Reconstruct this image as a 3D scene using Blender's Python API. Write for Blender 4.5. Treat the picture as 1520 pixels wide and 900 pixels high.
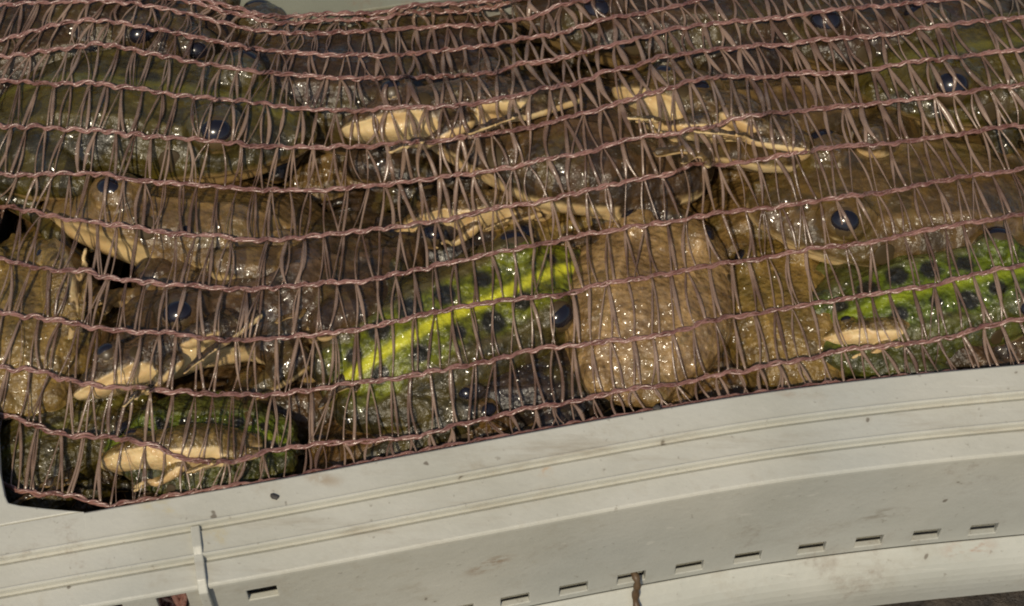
import bpy, bmesh, math, random
import numpy as np
from mathutils import Vector, Matrix, noise
from mathutils.bvhtree import BVHTree

random.seed(7)
R = math.radians
scene = bpy.context.scene
for o in list(bpy.data.objects):
    bpy.data.objects.remove(o)
COL = scene.collection
BUILD_NET = True

# ------------------------------------------------------------------ camera
W, H = 1520.0, 900.0
ELEV, DIST, SPAN = R(57), 0.56, 0.304
CAM = Vector((0, -DIST * math.cos(ELEV), DIST * math.sin(ELEV)))
cd = bpy.data.cameras.new('camera')
cam = bpy.data.objects.new('camera', cd)
COL.objects.link(cam)
cam.location = CAM
cam.rotation_euler = (math.pi / 2 - ELEV, 0, 0)
cd.sensor_width = 36
cd.lens = 36 * DIST / SPAN
cd.clip_start = 0.01
cd.clip_end = 50
scene.camera = cam
FWD = Vector((0, math.cos(ELEV), -math.sin(ELEV)))
UP = Vector((0, math.sin(ELEV), math.cos(ELEV)))
RT = Vector((1, 0, 0))


def ray(px, py):
    u = (px - W / 2) / W * SPAN / DIST
    v = -(py - H / 2) / W * SPAN / DIST
    return (FWD + RT * u + UP * v).normalized()


def at(px, py, z=0.0):
    d = ray(px, py)
    return CAM + d * ((z - CAM.z) / d.z)


# ------------------------------------------------------------------ light
SUN_EL, SUN_AZ = R(53), R(196)      # azimuth clockwise from +Y
w = bpy.data.worlds.new('World')
scene.world = w
w.use_nodes = True
nt = w.node_tree
nt.nodes.clear()
sky = nt.nodes.new('ShaderNodeTexSky')
sky.sky_type = 'NISHITA'
sky.sun_disc = False
sky.sun_elevation = SUN_EL
sky.sun_rotation = SUN_AZ
bg = nt.nodes.new('ShaderNodeBackground')
bg.inputs['Strength'].default_value = 0.075
sky.dust_density = 1.5
sky.ozone_density = 1.5
wo = nt.nodes.new('ShaderNodeOutputWorld')
nt.links.new(sky.outputs[0], bg.inputs[0])
nt.links.new(bg.outputs[0], wo.inputs[0])
sd = bpy.data.lights.new('sun', 'SUN')
sd.energy = 2.9
sd.angle = R(1.5)
sd.color = (1.0, 0.885, 0.685)
sun = bpy.data.objects.new('sun', sd)
COL.objects.link(sun)
sdir = Vector((math.sin(SUN_AZ) * math.cos(SUN_EL), math.cos(SUN_AZ) * math.cos(SUN_EL), math.sin(SUN_EL)))
sun.rotation_euler = sdir.to_track_quat('Z', 'Y').to_euler()
sun.location = (0, 0, 2)
vs = scene.view_settings
vs.view_transform = 'Standard'
vs.look = 'None'
vs.exposure = 0.0
vs.gamma = 1.0
vs.use_curve_mapping = False
scene.cycles.filter_width = 2.0


# ------------------------------------------------------------------ helpers
def mesh_obj(name, verts, faces, mat=None, parent=None, smooth=True):
    me = bpy.data.meshes.new(name)
    me.from_pydata([tuple(v) for v in verts], [], faces)
    if smooth:
        me.polygons.foreach_set('use_smooth', [True] * len(me.polygons))
    if mat:
        me.materials.append(mat)
    me.update()
    o = bpy.data.objects.new(name, me)
    COL.objects.link(o)
    if parent:
        o.parent = parent
    return o


def thing(name, label, cat, loc=(0, 0, 0), group=None):
    o = bpy.data.objects.new(name, None)
    COL.objects.link(o)
    o.location = loc
    o.empty_display_size = 0.01
    tag(o, label, cat, group)
    return o


def tag(o, label, cat, group=None):
    o['label'] = label
    o['category'] = cat
    if group:
        o['group'] = group


def N(nt, typ, **kw):
    n = nt.nodes.new(typ)
    for k, v in kw.items():
        setattr(n, k, v)
    return n


def new_mat(name):
    m = bpy.data.materials.new(name)
    m.use_nodes = True
    nt = m.node_tree
    b = nt.nodes['Principled BSDF']
    return m, nt, b


def mixc(nt, fac, a, b, mode='MIX'):
    n = nt.nodes.new('ShaderNodeMix')
    n.data_type = 'RGBA'
    n.blend_type = mode
    for sock, val in ((0, fac), (6, a), (7, b)):
        if hasattr(val, 'is_linked'):
            nt.links.new(val, n.inputs[sock])
        elif sock == 0:
            n.inputs[0].default_value = val
        else:
            n.inputs[sock].default_value = (*val, 1)
    return n.outputs[2]


def ramp(nt, src, lo, hi, a=0.0, b=1.0):
    n = nt.nodes.new('ShaderNodeMapRange')
    n.interpolation_type = 'SMOOTHSTEP'
    nt.links.new(src, n.inputs[0])
    n.inputs[1].default_value = lo
    n.inputs[2].default_value = hi
    n.inputs[3].default_value = a
    n.inputs[4].default_value = b
    return n.outputs[0]


def mul(nt, a, b):
    n = nt.nodes.new('ShaderNodeMath')
    n.operation = 'MULTIPLY'
    for i, v in enumerate((a, b)):
        if hasattr(v, 'is_linked'):
            nt.links.new(v, n.inputs[i])
        else:
            n.inputs[i].default_value = v
    return n.outputs[0]


def noise_tex(nt, vec, scale, detail=4, rough=.6):
    n = nt.nodes.new('ShaderNodeTexNoise')
    n.inputs['Scale'].default_value = scale
    n.inputs['Detail'].default_value = detail
    n.inputs['Roughness'].default_value = rough
    nt.links.new(vec, n.inputs['Vector'])
    return n.outputs['Fac']


# ------------------------------------------------------------------ materials
def plastic_mat(name, base):
    m, nt, b = new_mat(name)
    tc = N(nt, 'ShaderNodeTexCoord').outputs['Object']
    n1 = noise_tex(nt, tc, 22, 6, .65)
    n2 = noise_tex(nt, tc, 420, 3, .6)
    n3 = noise_tex(nt, tc, 75, 8, .75)
    n4 = noise_tex(nt, tc, 150, 2, .5)
    c = mixc(nt, ramp(nt, n1, .35, .7), base, tuple(x * y for x, y in zip(base, (.86, .86, .84))))
    c = mixc(nt, ramp(nt, n3, .52, .80, 0, .5), c, (.30, .24, .15))          # dried mud film
    st = N(nt, 'ShaderNodeMapping')
    st.inputs['Scale'].default_value = (9, 60, 30)
    st.inputs['Rotation'].default_value = (0, 0, R(-11))
    nt.links.new(tc, st.inputs[0])
    n5 = noise_tex(nt, st.outputs[0], 1.4, 7, .72)
    c = mixc(nt, ramp(nt, n5, .53, .76, 0, .6), c, (.27, .215, .14))          # wiped smears
    n6 = noise_tex(nt, tc, 13, 9, .8)
    c = mixc(nt, ramp(nt, n6, .57, .70, 0, .6), c, (.22, .145, .085))         # brown water stains
    n7 = noise_tex(nt, tc, 9, 3, .5)
    c = mixc(nt, ramp(nt, n7, .45, .7, 0, .35), c, (.34, .37, .36))            # worn bluish patches
    c = mixc(nt, ramp(nt, n2, .66, .74, 0, .4), c, (.16, .13, .09))          # fine specks
    c = mixc(nt, ramp(nt, n4, .735, .765, 0, .7), c, (.09, .065, .04))
    sc = N(nt, 'ShaderNodeMapping')
    sc.inputs['Scale'].default_value = (30, 900, 300)
    sc.inputs['Rotation'].default_value = (0, 0, R(-14))
    nt.links.new(tc, sc.inputs[0])
    n8 = noise_tex(nt, sc.outputs[0], 1.0, 2, .5)
    c = mixc(nt, ramp(nt, n8, .70, .76, 0, .4), c, (.62, .60, .52))            # scratches
    nt.links.new(c, b.inputs['Base Color'])
    b.inputs['Roughness'].default_value = .42
    nt.links.new(ramp(nt, n3, .3, .7, .34, .6), b.inputs['Roughness'])
    bp = N(nt, 'ShaderNodeBump')
    bp.inputs['Strength'].default_value = .35
    bp.inputs['Distance'].default_value = .0004
    nt.links.new(n2, bp.inputs['Height'])
    nt.links.new(bp.outputs[0], b.inputs['Normal'])
    return m


M_crate = plastic_mat('grey_plastic', (.53, .515, .44))
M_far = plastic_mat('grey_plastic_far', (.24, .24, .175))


def cord_mat():
    m, nt, b = new_mat('mauve_cord')
    tc = N(nt, 'ShaderNodeTexCoord').outputs['Object']
    n1 = noise_tex(nt, tc, 160, 3)
    n2 = noise_tex(nt, tc, 900, 2)
    c = mixc(nt, ramp(nt, n1, .35, .65), (.15, .060, .045), (.29, .145, .115))
    c = mixc(nt, ramp(nt, n2, .45, .75, 0, .6), c, (.38, .25, .20))
    nt.links.new(c, b.inputs['Base Color'])
    b.inputs['Roughness'].default_value = .28
    b.inputs['Specular IOR Level'].default_value = .7
    b.inputs['Coat Weight'].default_value = .3
    b.inputs['Coat Roughness'].default_value = .2
    bp = N(nt, 'ShaderNodeBump')
    bp.inputs['Strength'].default_value = .6
    bp.inputs['Distance'].default_value = .0002
    nt.links.new(n2, bp.inputs['Height'])
    nt.links.new(bp.outputs[0], b.inputs['Normal'])
    return m


def thread_mat():
    m, nt, b = new_mat('mauve_thread')
    tc = N(nt, 'ShaderNodeTexCoord').outputs['Object']
    n1 = noise_tex(nt, tc, 60, 3)
    n2 = noise_tex(nt, tc, 700, 2)
    c = mixc(nt, ramp(nt, n1, .35, .65), (.15, .083, .052), (.38, .255, .18))
    nt.links.new(c, b.inputs['Base Color'])
    b.inputs['Roughness'].default_value = .26
    b.inputs['Specular IOR Level'].default_value = .8
    b.inputs['Coat Weight'].default_value = .5
    b.inputs['Coat Roughness'].default_value = .15
    b.inputs['Alpha'].default_value = .66
    bp = N(nt, 'ShaderNodeBump')
    bp.inputs['Strength'].default_value = .5
    bp.inputs['Distance'].default_value = .0003
    nt.links.new(n2, bp.inputs['Height'])
    nt.links.new(bp.outputs[0], b.inputs['Normal'])
    return m


M_cord, M_thread = cord_mat(), thread_mat()


def simple_mat(name, col, rough=.5, coat=0.0, spec=.5):
    m, nt, b = new_mat(name)
    tc = N(nt, 'ShaderNodeTexCoord').outputs['Object']
    n1 = noise_tex(nt, tc, 6, 5)
    c = mixc(nt, ramp(nt, n1, .3, .7), tuple(x * .7 for x in col), tuple(min(1, x * 1.2) for x in col))
    nt.links.new(c, b.inputs['Base Color'])
    b.inputs['Roughness'].default_value = rough
    b.inputs['Coat Weight'].default_value = coat
    b.inputs['Coat Roughness'].default_value = .06
    b.inputs['Specular IOR Level'].default_value = spec
    return m


M_iris = simple_mat('bronze_iris', (.075, .048, .019), .4, .1)
M_pupil = simple_mat('dark_pupil', (.012, .010, .014), .2, .3)
M_ear = simple_mat('eardrum_skin', (.060, .040, .017), .6, 0, .2)


def skin_mat(name, tint, dark, stripe=None, spots=0.0, belly=(.72, .53, .26), wart=1.0, seed=0,
             spot_col=(.02, .017, .008), mott=.6, blotch=.5, spot_scale=8.5, band=None, glint=1.0):
    m, nt, b = new_mat(name)
    tc0 = N(nt, 'ShaderNodeTexCoord').outputs['Object']
    mp = N(nt, 'ShaderNodeMapping')
    mp.inputs['Location'].default_value = (seed * 1.37, seed * .71, seed * .37)
    nt.links.new(tc0, mp.inputs[0])
    tc = mp.outputs[0]

    def attr(nm):
        a = N(nt, 'ShaderNodeAttribute')
        a.attribute_name = nm
        return a.outputs['Fac']
    be = attr('belly')
    n1 = noise_tex(nt, tc, 7, 6, .65)
    n2 = noise_tex(nt, tc, 30, 4, .65)
    c = mixc(nt, ramp(nt, n1, .38, .64, 0, mott), tint, dark)
    c = mixc(nt, ramp(nt, n2, .50, .70, 0, .5), c, dark)
    c = mixc(nt, ramp(nt, n2, .48, .30, 0, .45), c, tuple(min(1, x * 1.7) for x in tint))
    n9 = noise_tex(nt, tc, 4.2, 5, .7)
    c = mixc(nt, ramp(nt, n9, .48, .66, 0, .55), c, (.105, .080, .016))
    c = mixc(nt, ramp(nt, n9, .46, .32, 0, .45), c, (.085, .048, .020))
    # pale fold along each side of the back
    c = mixc(nt, mul(nt, attr('fold'), .3), c, tuple(min(1, x * 2.0 + .02) for x in tint))
    if spots > 0:
        v = N(nt, 'ShaderNodeTexVoronoi')
        v.inputs['Scale'].default_value = spot_scale
        v.inputs['Randomness'].default_value = .8
        wv = N(nt, 'ShaderNodeVectorMath', operation='MULTIPLY_ADD')
        nz = N(nt, 'ShaderNodeTexNoise')
        nz.inputs['Scale'].default_value = 14
        nt.links.new(tc, nz.inputs['Vector'])
        nt.links.new(nz.outputs['Color'], wv.inputs[0])
        wv.inputs[1].default_value = (.05, .05, .05)
        nt.links.new(tc, wv.inputs[2])
        nt.links.new(wv.outputs[0], v.inputs['Vector'])
        sp = ramp(nt, v.outputs['Distance'], .36, .28, 0, spots)
        c = mixc(nt, sp, c, spot_col)
    if band:
        bc_ = mixc(nt, ramp(nt, n2, .40, .64), band, tuple(x * .38 for x in band))
        c = mixc(nt, mul(nt, attr('dorsal'), ramp(nt, n1, .68, .5, .25, 1)), c, bc_)
    if stripe:
        sb = ramp(nt, n2, .30, .62, 1, .72)
        c = mixc(nt, mul(nt, attr('stripe'), sb), c, stripe)
    if band:
        c = mixc(nt, attr('spotrow'), c, (.018, .016, .008))
    # barred hind legs
    wv2 = N(nt, 'ShaderNodeTexWave')
    wv2.inputs['Scale'].default_value = 3.4
    wv2.inputs['Distortion'].default_value = 5
    wv2.inputs['Detail'].default_value = 3
    nt.links.new(tc, wv2.inputs['Vector'])
    bars = mul(nt, ramp(nt, wv2.outputs['Fac'], .55, .7, 0, .75), attr('limb'))
    c = mixc(nt, bars, c, dark)
    # cream belly, throat and lip, with a mottled border
    nb = N(nt, 'ShaderNodeMath', operation='MULTIPLY_ADD')
    nt.links.new(n2, nb.inputs[0])
    nb.inputs[1].default_value = .5
    nb.inputs[2].default_value = -.25
    ad = N(nt, 'ShaderNodeMath', operation='ADD')
    nt.links.new(nb.outputs[0], ad.inputs[0])
    nt.links.new(be, ad.inputs[1])
    bf = ramp(nt, ad.outputs[0], .30, .90)
    bc = mixc(nt, ramp(nt, n1, .40, .66, 0, .6), belly, (belly[0] * .72, belly[1] * .55, belly[2] * .42))
    bc = mixc(nt, ramp(nt, n2, .56, .80, 0, blotch * .6), bc, tuple(x * .35 for x in belly))
    c = mixc(nt, bf, c, bc)
    nt.links.new(c, b.inputs['Base Color'])
    b.inputs['Roughness'].default_value = .36
    nt.links.new(ramp(nt, n2, .3, .7, .26, .46), b.inputs['Roughness'])
    ng = noise_tex(nt, tc, 5.5, 3, .6)
    nt.links.new(ramp(nt, ng, .44, .62, .10 * glint ** 3, 1.0), b.inputs['Coat Weight'])
    b.inputs['Coat Roughness'].default_value = .13
    b.inputs['Subsurface Weight'].default_value = .08
    b.inputs['Subsurface Radius'].default_value = (.004, .002, .001)
    # warts
    vw = N(nt, 'ShaderNodeTexVoronoi', feature='SMOOTH_F1')
    vw.inputs['Scale'].default_value = 42
    nt.links.new(tc, vw.inputs['Vector'])
    n4 = noise_tex(nt, tc, 75, 3, .6)
    h = N(nt, 'ShaderNodeMath', operation='MULTIPLY_ADD')
    nt.links.new(vw.outputs['Distance'], h.inputs[0])
    h.inputs[1].default_value = -1.0
    nt.links.new(mul(nt, n4, .55), h.inputs[2])
    bp = N(nt, 'ShaderNodeBump')
    nt.links.new(ramp(nt, be, .2, .9, min(1, .75 * wart), .12), bp.inputs['Strength'])
    bp.inputs['Distance'].default_value = .0012 * max(1, wart)
    nt.links.new(h.outputs[0], bp.inputs['Height'])
    nt.links.new(bp.outputs[0], b.inputs['Normal'])
    # water film: broken, glinting
    vd = N(nt, 'ShaderNodeTexVoronoi', feature='SMOOTH_F1')
    vd.inputs['Scale'].default_value = 34
    vd.inputs['Smoothness'].default_value = .5
    nt.links.new(tc, vd.inputs['Vector'])
    n7_ = N(nt, 'ShaderNodeMath', operation='MULTIPLY')
    nt.links.new(vd.outputs['Distance'], n7_.inputs[0])
    n7_.inputs[1].default_value = -1
    n7 = n7_.outputs[0]
    bw_ = N(nt, 'ShaderNodeBump')
    bw_.inputs['Strength'].default_value = 1.0
    bw_.inputs['Distance'].default_value = .0015
    nt.links.new(n7, bw_.inputs['Height'])
    nt.links.new(bw_.outputs[0], b.inputs['Coat Normal'])
    return m


# ------------------------------------------------------------------ front edge of the crate opening
def smooth_interp(x, xs, ys):
    # Catmull-Rom style cubic through the stations
    i = min(max(np.searchsorted(xs, x) - 1, 0), len(xs) - 2)
    x0, x1 = xs[i], xs[i + 1]
    m0 = (ys[min(i + 1, len(xs) - 1)] - ys[max(i - 1, 0)]) / (xs[min(i + 1, len(xs) - 1)] - xs[max(i - 1, 0)])
    m1 = (ys[min(i + 2, len(xs) - 1)] - ys[i]) / (xs[min(i + 2, len(xs) - 1)] - xs[i])
    h = x1 - x0
    t = (x - x0) / h
    return ((2 * t ** 3 - 3 * t ** 2 + 1) * ys[i] + (t ** 3 - 2 * t ** 2 + t) * h * m0
            + (-2 * t ** 3 + 3 * t ** 2) * ys[i + 1] + (t ** 3 - t ** 2) * h * m1)


EDGE_PX = [(-420, 858), (-150, 808), (0, 781), (125, 759), (400, 712), (620, 671), (830, 632), (1000, 602), (1140, 580), (1330, 557), (1520, 539), (1750, 519), (2000, 500)]
EP = [at(a, b, 0) for a, b in EDGE_PX]
ex = np.array([p.x for p in EP])
ey = np.array([p.y for p in EP])
FX = np.linspace(ex[0], ex[-1], 600)
FY = np.array([smooth_interp(x, ex, ey) for x in FX])
for _ in range(60):
    FY[1:-1] = FY[1:-1] * .5 + (FY[:-2] + FY[2:]) * .25


def edge(x):
    y = np.interp(x, FX, FY)
    dy = (np.interp(x + .004, FX, FY) - np.interp(x - .004, FX, FY)) / .008
    n = Vector((dy, -1, 0)).normalized()
    return Vector((x, y, 0)), n


# ------------------------------------------------------------------ frog bodies (snout-vent length 1, snout to +X)
def capsule(vs, fs, a, b, ra, rb, seg=10, rings=5):
    a, b = Vector(a), Vector(b)
    d = (b - a)
    L = d.length
    d.normalize()
    x = d.orthogonal().normalized()
    y = d.cross(x)
    prof = []
    for i in range(rings):
        t = math.pi / 2 * (1 - i / rings)
        prof.append((-math.sin(t) * ra, math.cos(t) * ra))
    prof.append((0, ra))
    for k in (1, 2, 3):
        prof.append((L * k / 4, ra + (rb - ra) * k / 4))
    prof.append((L, rb))
    for i in range(1, rings + 1):
        t = math.pi / 2 * i / rings
        prof.append((L + math.sin(t) * rb, math.cos(t) * rb))
    prof = prof[1:-1]
    base = len(vs)
    n = len(prof)
    for (h, r) in prof:
        for k in range(seg):
            th = 2 * math.pi * k / seg
            vs.append(a + d * h + (x * math.cos(th) + y * math.sin(th)) * r)
    p0 = len(vs)
    vs.append(a - d * ra)
    vs.append(b + d * rb)
    for i in range(n - 1):
        for k in range(seg):
            k2 = (k + 1) % seg
            fs.append((base + i * seg + k, base + i * seg + k2, base + (i + 1) * seg + k2, base + (i + 1) * seg + k))
    for k in range(seg):
        k2 = (k + 1) % seg
        fs.append((p0, base + k2, base + k))
        fs.append((p0 + 1, base + (n - 1) * seg + k, base + (n - 1) * seg + k2))


def ellipsoid(vs, fs, c, r, seg=14, rings=9):
    base = len(vs)
    c = Vector(c)
    for i in range(1, rings):
        t = math.pi * i / rings
        for k in range(seg):
            p = 2 * math.pi * k / seg
            vs.append(c + Vector((r[0] * math.sin(t) * math.cos(p), r[1] * math.sin(t) * math.sin(p), r[2] * math.cos(t))))
    t0 = len(vs)
    vs.append(c + Vector((0, 0, r[2])))
    vs.append(c - Vector((0, 0, r[2])))
    for i in range(rings - 2):
        for k in range(seg):
            k2 = (k + 1) % seg
            fs.append((base + i * seg + k, base + (i + 1) * seg + k, base + (i + 1) * seg + k2, base + i * seg + k2))
    for k in range(seg):
        k2 = (k + 1) % seg
        fs.append((t0, base + k, base + k2))
        fs.append((t0 + 1, base + (rings - 2) * seg + k2, base + (rings - 2) * seg + k))


PX = [0.00, .06, .14, .25, .38, .50, .60, .68, .76, .84, .91, .96, .99, 1.0]
PW = [.03, .10, .155, .205, .235, .24, .225, .222, .205, .172, .128, .088, .05, .02]
PT = [.085, .13, .185, .235, .262, .262, .258, .262, .262, .245, .215, .192, .17, .15]
PB = [.05, .01, -.02, -.035, -.035, -.02, .00, .02, .04, .06, .085, .105, .12, .135]
PM = [.07, .07, .075, .09, .10, .11, .13, .14, .145, .15, .152, .152, .150, .145]


def loft(vs, fs, fat=1.0):
    NS, NR = 60, 40
    base = len(vs)
    for i in range(NS):
        x = .5 - .5 * math.cos(math.pi * (i + .6) / (NS + .2))
        wd, zt, zb, zm = (smooth_interp(x, PX, P) for P in (PW, PT, PB, PM))
        wd *= fat if x < .6 else 1 + (fat - 1) * max(0, (1 - x) / .4)
        for k in range(NR):
            th = 2 * math.pi * k / NR
            cy, sz = math.cos(th), math.sin(th)
            e = .82
            yy = math.copysign(abs(cy) ** e, cy) * wd
            zz = zm + (math.copysign(abs(sz) ** e, sz)) * ((zt - zm) if sz > 0 else (zm - zb))
            f = 1.0
            if x > .62:
                # the mouth: lower jaw set back under the lip
                g = min(1, (x - .62) / .08)
                if sz < -.02:
                    f = 1 - .085 * g * math.exp(-((sz + .2) / .22) ** 2) - .03 * g
                elif sz < .3:
                    f = 1 + .02 * g
            vs.append(Vector((x + (0 if sz >= -.02 or x < .9 else -.012), yy * f, zz)))
    c0 = len(vs)
    vs.append(Vector((-.004, 0, .068)))
    vs.append(Vector((1.0, 0, .147)))
    for i in range(NS - 1):
        for k in range(NR):
            k2 = (k + 1) % NR
            fs.append((base + i * NR + k, base + (i + 1) * NR + k, base + (i + 1) * NR + k2, base + i * NR + k2))
    for k in range(NR):
        k2 = (k + 1) % NR
        fs.append((c0, base + k, base + k2))
        fs.append((c0 + 1, base + (NS - 1) * NR + k2, base + (NS - 1) * NR + k))


def limb(vs, fs, pts, rs):
    for i in range(len(pts) - 1):
        capsule(vs, fs, pts[i], pts[i + 1], rs[i], rs[i + 1])


def hind(vs, fs, s, hip, knee, ankle, ball, toes, spread=.5):
    hip, knee, ankle, ball = (Vector((p[0], p[1] * s, p[2])) for p in (hip, knee, ankle, ball))
    mid = hip.lerp(knee, .45)
    limb(vs, fs, [hip, mid, knee], [.075, .088, .052])
    cal = knee.lerp(ankle, .4)
    limb(vs, fs, [knee, cal, ankle], [.05, .060, .032])
    limb(vs, fs, [ankle, ball], [.032, .027])
    d = (ball - ankle).normalized()
    side = d.cross(Vector((0, 0, 1))).normalized()
    tips = []
    for i, (a, L) in enumerate(zip((-.75, -.4, -.08, .22, .55), (.13, .19, .27, .22, .15))):
        v = (d * math.cos(a * spread * 2) + side * math.sin(a * spread * 2)) * L * toes
        m = ball + v * .5 + Vector((0, 0, .012))
        limb(vs, fs, [ball, m, ball + v], [.019, .0145, .0125])
        tips.append((m, ball + v * .9))
    for i in range(4):                     # webbing, as thin fleshy bars between the toes
        for t in (.55, .9):
            a = ball.lerp(tips[i][1], t)
            b = ball.lerp(tips[i + 1][1], t)
            capsule(vs, fs, a, b, .0095, .0095, 6, 3)


def arm(vs, fs, s, sh, el, wr, hand, spread=.55):
    sh, el, wr = (Vector((p[0], p[1] * s, p[2])) for p in (sh, el, wr))
    hd = Vector((hand[0], hand[1] * s, hand[2])).normalized()
    limb(vs, fs, [sh, el], [.055, .043])
    limb(vs, fs, [el, el.lerp(wr, .35), wr], [.043, .047, .027])
    palm = wr + hd * .04
    limb(vs, fs, [wr, palm], [.028, .03])
    side = hd.cross(Vector((0, 0, 1))).normalized()
    for a, L in zip((-.9, -.32, .22, .75), (.10, .12, .15, .11)):
        v = (hd * math.cos(a) + side * math.sin(a)) * L
        limb(vs, fs, [palm, palm + v * .5 + Vector((0, 0, .014)), palm + v], [.019, .0155, .0135])


EYE = (.755, .136, .243)


def sst_(v, a, b):
    t = np.clip((v - a) / (b - a), 0, 1)
    return t * t * (3 - 2 * t)


def frog_mesh(name, pose, fat=1.0, seed=0):
    vs, fs = [], []
    loft(vs, fs, fat)
    for s in (1, -1):
        ellipsoid(vs, fs, (.745, .122 * s, .236), (.086, .074, .066))       # brow round the eye
        ellipsoid(vs, fs, (.752, .096 * s, .272), (.070, .042, .030))       # upper lid
        ellipsoid(vs, fs, (.952, .05 * s, .196), (.022, .016, .012))        # nostril bump
        hind(vs, fs, s, *pose['hind' if s > 0 else 'hind2'])
        arm(vs, fs, s, *pose['arm' if s > 0 else 'arm2'])
    o = mesh_obj(name, vs, fs)
    md = o.modifiers.new('r', 'REMESH')
    md.mode = 'VOXEL'
    md.voxel_size = .0095
    sm = o.modifiers.new('s', 'SMOOTH')
    sm.factor = .5
    sm.iterations = 4
    dg = bpy.context.evaluated_depsgraph_get()
    me = bpy.data.meshes.new_from_object(o.evaluated_get(dg))
    bpy.data.objects.remove(o)
    me.name = name
    n = len(me.vertices)
    co = np.empty(n * 3)
    me.vertices.foreach_get('co', co)
    co = co.reshape(-1, 3)
    no = np.empty(n * 3)
    me.vertices.foreach_get('normal', no)
    no = no.reshape(-1, 3)
    # skin folds and lumps
    dis = np.empty(n)
    for i in range(n):
        p = Vector(co[i]) * 9 + Vector((seed * 3.1, 0, 0))
        dis[i] = noise.noise(p) * .010 + noise.noise(p * 3.1) * .0042
    fold = np.exp(-((np.abs(co[:, 1]) - .135) / .014) ** 2) * (no[:, 2] > .15) * (co[:, 0] > .12) * (co[:, 0] < .70) * (co[:, 2] > .15)
    eye_d = np.minimum(np.linalg.norm(co - np.array(EYE), axis=1), np.linalg.norm(co - np.array((EYE[0], -EYE[1], EYE[2])), axis=1))
    dis *= np.clip((eye_d - .06) / .05, .15, 1)
    dis *= 1 - .75 * sst_(-no[:, 2], -.3, .3)
    co2 = co + no * (dis + fold * .008)[:, None]
    me.vertices.foreach_set('co', co2.ravel())
    x, y, z = co.T
    sst = lambda v, a, b: np.clip((v - a) / (b - a), 0, 1) ** 2 * (3 - 2 * np.clip((v - a) / (b - a), 0, 1))
    zj = np.interp(x, PX, PM)
    belly = sst(-no[:, 2], -.15, .50)
    inhead = sst(x, .60, .70) * (np.abs(y) < .26)
    belly = np.maximum(belly, inhead * sst(zj - z, -.012, .012))
    lip = inhead * np.exp(-((z - zj - .008) / .014) ** 2) * .55
    belly = np.maximum(belly, lip)
    stripe = np.exp(-(y / .026) ** 4) * (no[:, 2] > .2) * sst(x, .03, .1) * (1 - sst(x, .9, .97))
    jig = dis * 1.2
    stripe = np.exp(-((y + jig * .5) / .020) ** 4) * (no[:, 2] > .2) * sst(x, .03, .1) * (1 - sst(x, .9, .97))
    dorsal = (1 - sst(np.abs(y) + dis * 2.5, .095, .135)) * (no[:, 2] > .1) * sst(x, .02, .08)
    spotrow = np.zeros(n)
    for sx, sy, sr in ((.13, .05, .030), (.23, .074, .040), (.345, .086, .043), (.47, .082, .037), (.60, .074, .038), (.85, .05, .022),
                       (.17, -.055, .028), (.30, -.066, .034), (.44, -.060, .030), (.56, -.072, .040), (.68, -.056, .036)):
        dd = np.sqrt((x - sx) ** 2 + (y - sy) ** 2) + dis * .9
        spotrow = np.maximum(spotrow, (1 - sst(dd, sr * .8, sr * 1.15)) * (no[:, 2] > .1))
    wfun = np.interp(x, PX, PW)
    limbm = sst(np.abs(y) - wfun, -.01, .03)
    for nm, a in (('belly', belly), ('stripe', stripe), ('dorsal', dorsal), ('spotrow', spotrow), ('fold', fold), ('limb', limbm)):
        at_ = me.attributes.new(nm, 'FLOAT', 'POINT')
        at_.data.foreach_set('value', a.astype(np.float32))
    me.polygons.foreach_set('use_smooth', [True] * len(me.polygons))
    me.update()
    return me


SIT = dict(hind=((.07, .09, .09), (.40, .285, .12), (.03, .245, .06), (.27, .33, .02), 1.0, .5),
           arm=((.57, .17, .07), (.50, .285, .05), (.66, .27, .0), (.8, .5, -.1)))
SIT['hind2'], SIT['arm2'] = SIT['hind'], SIT['arm']
STRETCH = dict(hind=((.07, .09, .08), (.36, .30, .09), (.0, .27, .05), (.25, .36, .02), 1.0, .5),
               hind2=((.06, .09, .08), (-.12, .34, .06), (-.50, .20, .03), (-.70, .30, .02), 1.0, .7),
               arm=((.57, .17, .07), (.62, .30, .03), (.80, .24, .02), (1, .1, .0)),
               arm2=((.57, .17, .07), (.52, .31, .04), (.70, .36, .0), (.8, .6, -.1)))
REACH = dict(hind=((.07, .09, .09), (.30, .33, .15), (.02, .20, .03), (.22, .36, .0), 1.0, .6),
             hind2=((.07, .09, .09), (.42, .25, .10), (.06, .27, .06), (.32, .30, .03), 1.0, .5),
             arm=((.57, .18, .08), (.55, .33, .12), (.76, .36, .16), (1, .3, .1)),
             arm2=((.57, .17, .06), (.46, .28, .03), (.60, .22, -.04), (1, .1, -.1)))
TUCK = dict(hind=((.08, .10, .08), (.36, .24, .06), (.06, .20, .0), (.26, .26, -.03), .8, .5),
            arm=((.57, .17, .05), (.50, .25, .0), (.62, .18, -.05), (1, -.2, -.1)))
TUCK['hind2'], TUCK['arm2'] = TUCK['hind'], TUCK['arm']
POSES = [frog_mesh('frog_body_sit', SIT, 1.0, 1), frog_mesh('frog_body_stretch', STRETCH, .95, 2),
         frog_mesh('frog_body_reach', REACH, 1.12, 3),
         frog_mesh('frog_body_tuck', TUCK, 1.42, 4)]


def sphere_mesh(name, r, mat, flat=(1, 1, 1)):
    vs, fs = [], []
    ellipsoid(vs, fs, (0, 0, 0), tuple(r * f for f in flat), 20, 14)
    o = mesh_obj(name, vs, fs, mat)
    me = o.data
    bpy.data.objects.remove(o)
    return me


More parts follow.
